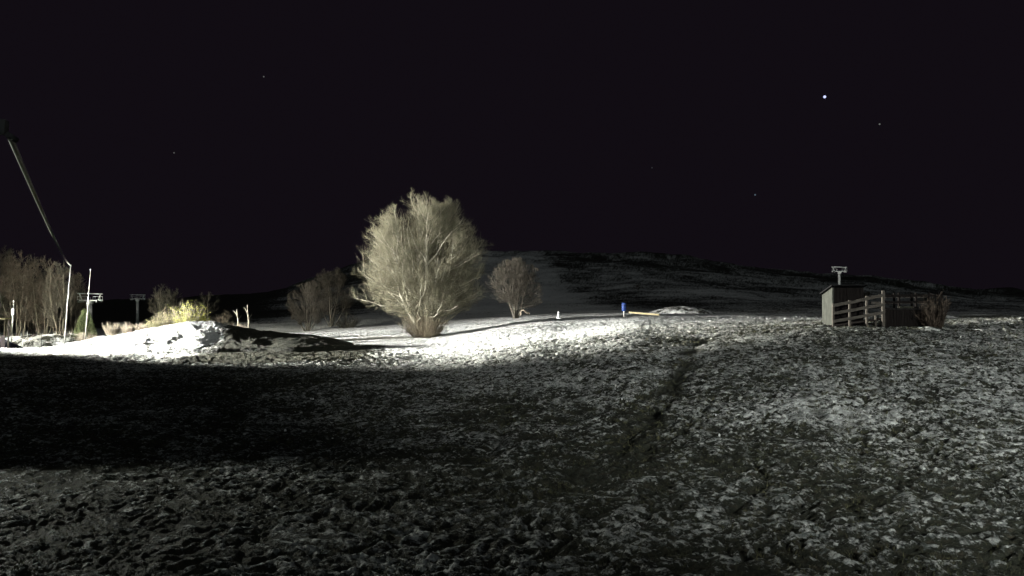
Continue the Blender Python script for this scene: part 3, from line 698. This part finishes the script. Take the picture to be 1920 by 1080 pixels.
tag(t, 'long yellowish timber lying on the snow right of the blue post', 'timber')
# loose snow clods along the crest
m_ = MB(); rg = np.random.default_rng(12)
def clod(c, s):
    k = len(m_.v); r_ = rg.uniform(.7, 1.2, 8)
    for i in range(6):
        an = i * math.pi / 3; m_.v.append(Vector((c[0] + math.cos(an) * s * r_[i], c[1] + math.sin(an) * s * r_[i], c[2] - .05)))
    for i in range(6):
        an = i * math.pi / 3 + .3; m_.v.append(Vector((c[0] + math.cos(an) * s * .6 * r_[i], c[1] + math.sin(an) * s * .6 * r_[i], c[2] + s * .55 * r_[(i + 1) % 6])))
    m_.f += [(k + i, k + (i + 1) % 6, k + 6 + (i + 1) % 6, k + 6 + i) for i in range(6)] + [tuple(k + 6 + i for i in range(6))]
for i in range(80):
    px = rg.uniform(1235, 1535); q = at(px, rg.normal(590.5, 1.4), rg.uniform(66, 90)); clod((q.x, q.y, gz(q.x, q.y) + .02), rg.uniform(.05, .14))
    y_ = math.exp(rg.uniform(math.log(14), math.log(60))); x_ = rg.uniform(-.62, .62) * y_; clod((x_, y_, gz(x_, y_) + .05), rg.uniform(.02, .055))
M_snow = mat('clod_snow', (.74, .75, .75), .8, (.5, .52, .52), .4, 6)
o = m_.build('snow_clods', M_snow, None, True); tag(o, 'loose clods of snow lying along the lit crest left of the hut', 'snow clods', None, 'stuff')

# ---------------------------------------------------------------- stars
def star(px, row, size, col, s_, label):
    y = 5000; q = at(px, row, y); t = size / 2 * y / FPX
    me = bpy.data.meshes.new('star'); import bmesh; bm = bmesh.new(); bmesh.ops.create_icosphere(bm, subdivisions=2, radius=t); bm.to_mesh(me); bm.free()
    me.materials.append(emis('starlight', col, s_)); o = bpy.data.objects.new('star', me); COL.objects.link(o); o.location = q
    tag(o, label, 'star', 'stars in the night sky')
star(1548, 180.5, 5.2, (.55, .60, 1.0), 1.5, 'brightest bluish-white star high in the sky at right')
star(1651, 232, 3.2, (.8, .85, .8), .16, 'second star, small and grey, lower right of the brightest star')
star(1416.5, 365, 3.4, (.5, .7, .9), .13, 'faint blue star low in the sky, left of and below the brightest')
star(493, 142.5, 2.8, (.8, .8, .8), .12, 'faint star in the upper left sky above the big tree')
star(325, 286, 2.8, (.8, .8, .8), .10, 'faint lone star at left, right of the slanting cable')
star(1223, 314, 2.8, (.6, .6, .7), .045, 'very faint star in the middle of the sky right of the tree')

# ---------------------------------------------------------------- the floodlights that light the slope (just outside the picture)
def flood(pos, tgt, label, ground, visor=False, heads=None):
    t = empty('floodlight_mast', (pos.x, pos.y, ground)); h = pos.z - ground
    d = (Vector(tgt) - pos).normalized(); b0 = Vector((0, 0, h)) - d * .35
    MB().tube([(b0.x, b0.y, -.4), (b0.x, b0.y, h + .5)], [.13, .08], 10).build('pole', M_steel, t, True)
    m_ = MB(); q_ = d.to_track_quat('X', 'Z').to_matrix(); m_.box(Vector((0, 0, h)) - d * .28, (.22, .55, .4), q_); hd_ = m_.build('lamp_head', M_steel_dark, t)
    MB().box(Vector((0, 0, h)) - d * .158, (.01, .48, .33), q_).build('lamp_glass', emis('lamp_glow', (1, .97, .9), 4), hd_)
    if visor:
        # added shutter plate, out of view: shapes the beam to end at the near yard
        c_ = Vector((0, 0, h)); m_ = MB()
        m_.v = [c_ + Vector((.5, -.62, -.9)), c_ + Vector((-.2, -.12, -.9)), c_ + Vector((-.2, 1.12, .9)), c_ + Vector((.5, .62, .9))]; m_.v += [v + Vector((.01, .015, 0)) for v in m_.v]
        m_.f = [(0,3,2,1),(4,5,6,7),(0,1,5,4),(1,2,6,5),(2,3,7,6),(3,0,4,7)]; m_.build('visor', M_steel_dark, t)
    return tag(t, label, 'floodlight', 'floodlights of the ski slope')
flood(LA, (-10, 88, 5.6), 'floodlight mast beyond the left edge aimed at the heap and big tree', gz(LA.x, LA.y))
flood(LA2 + Vector((-.4, .9, 0)), (-33, 118, 6), 'floodlight mast beyond the left edge aimed at the wood', gz(LA2.x, LA2.y))
flood(LA3 + Vector((-.9, -.9, 0)), (19, 57.5, 5.0), 'floodlight mast beyond the left edge aimed along the far lit crest', gz(LA3.x, LA3.y))
flood(LB, (-8, 11, 3.6), 'shuttered yard floodlight beyond the left edge aimed at the near ground', gz(LB.x, LB.y), visor=True)
flood(LC, (34, 60, 9), 'tall field floodlight behind the viewer aimed at the right slope', 0)
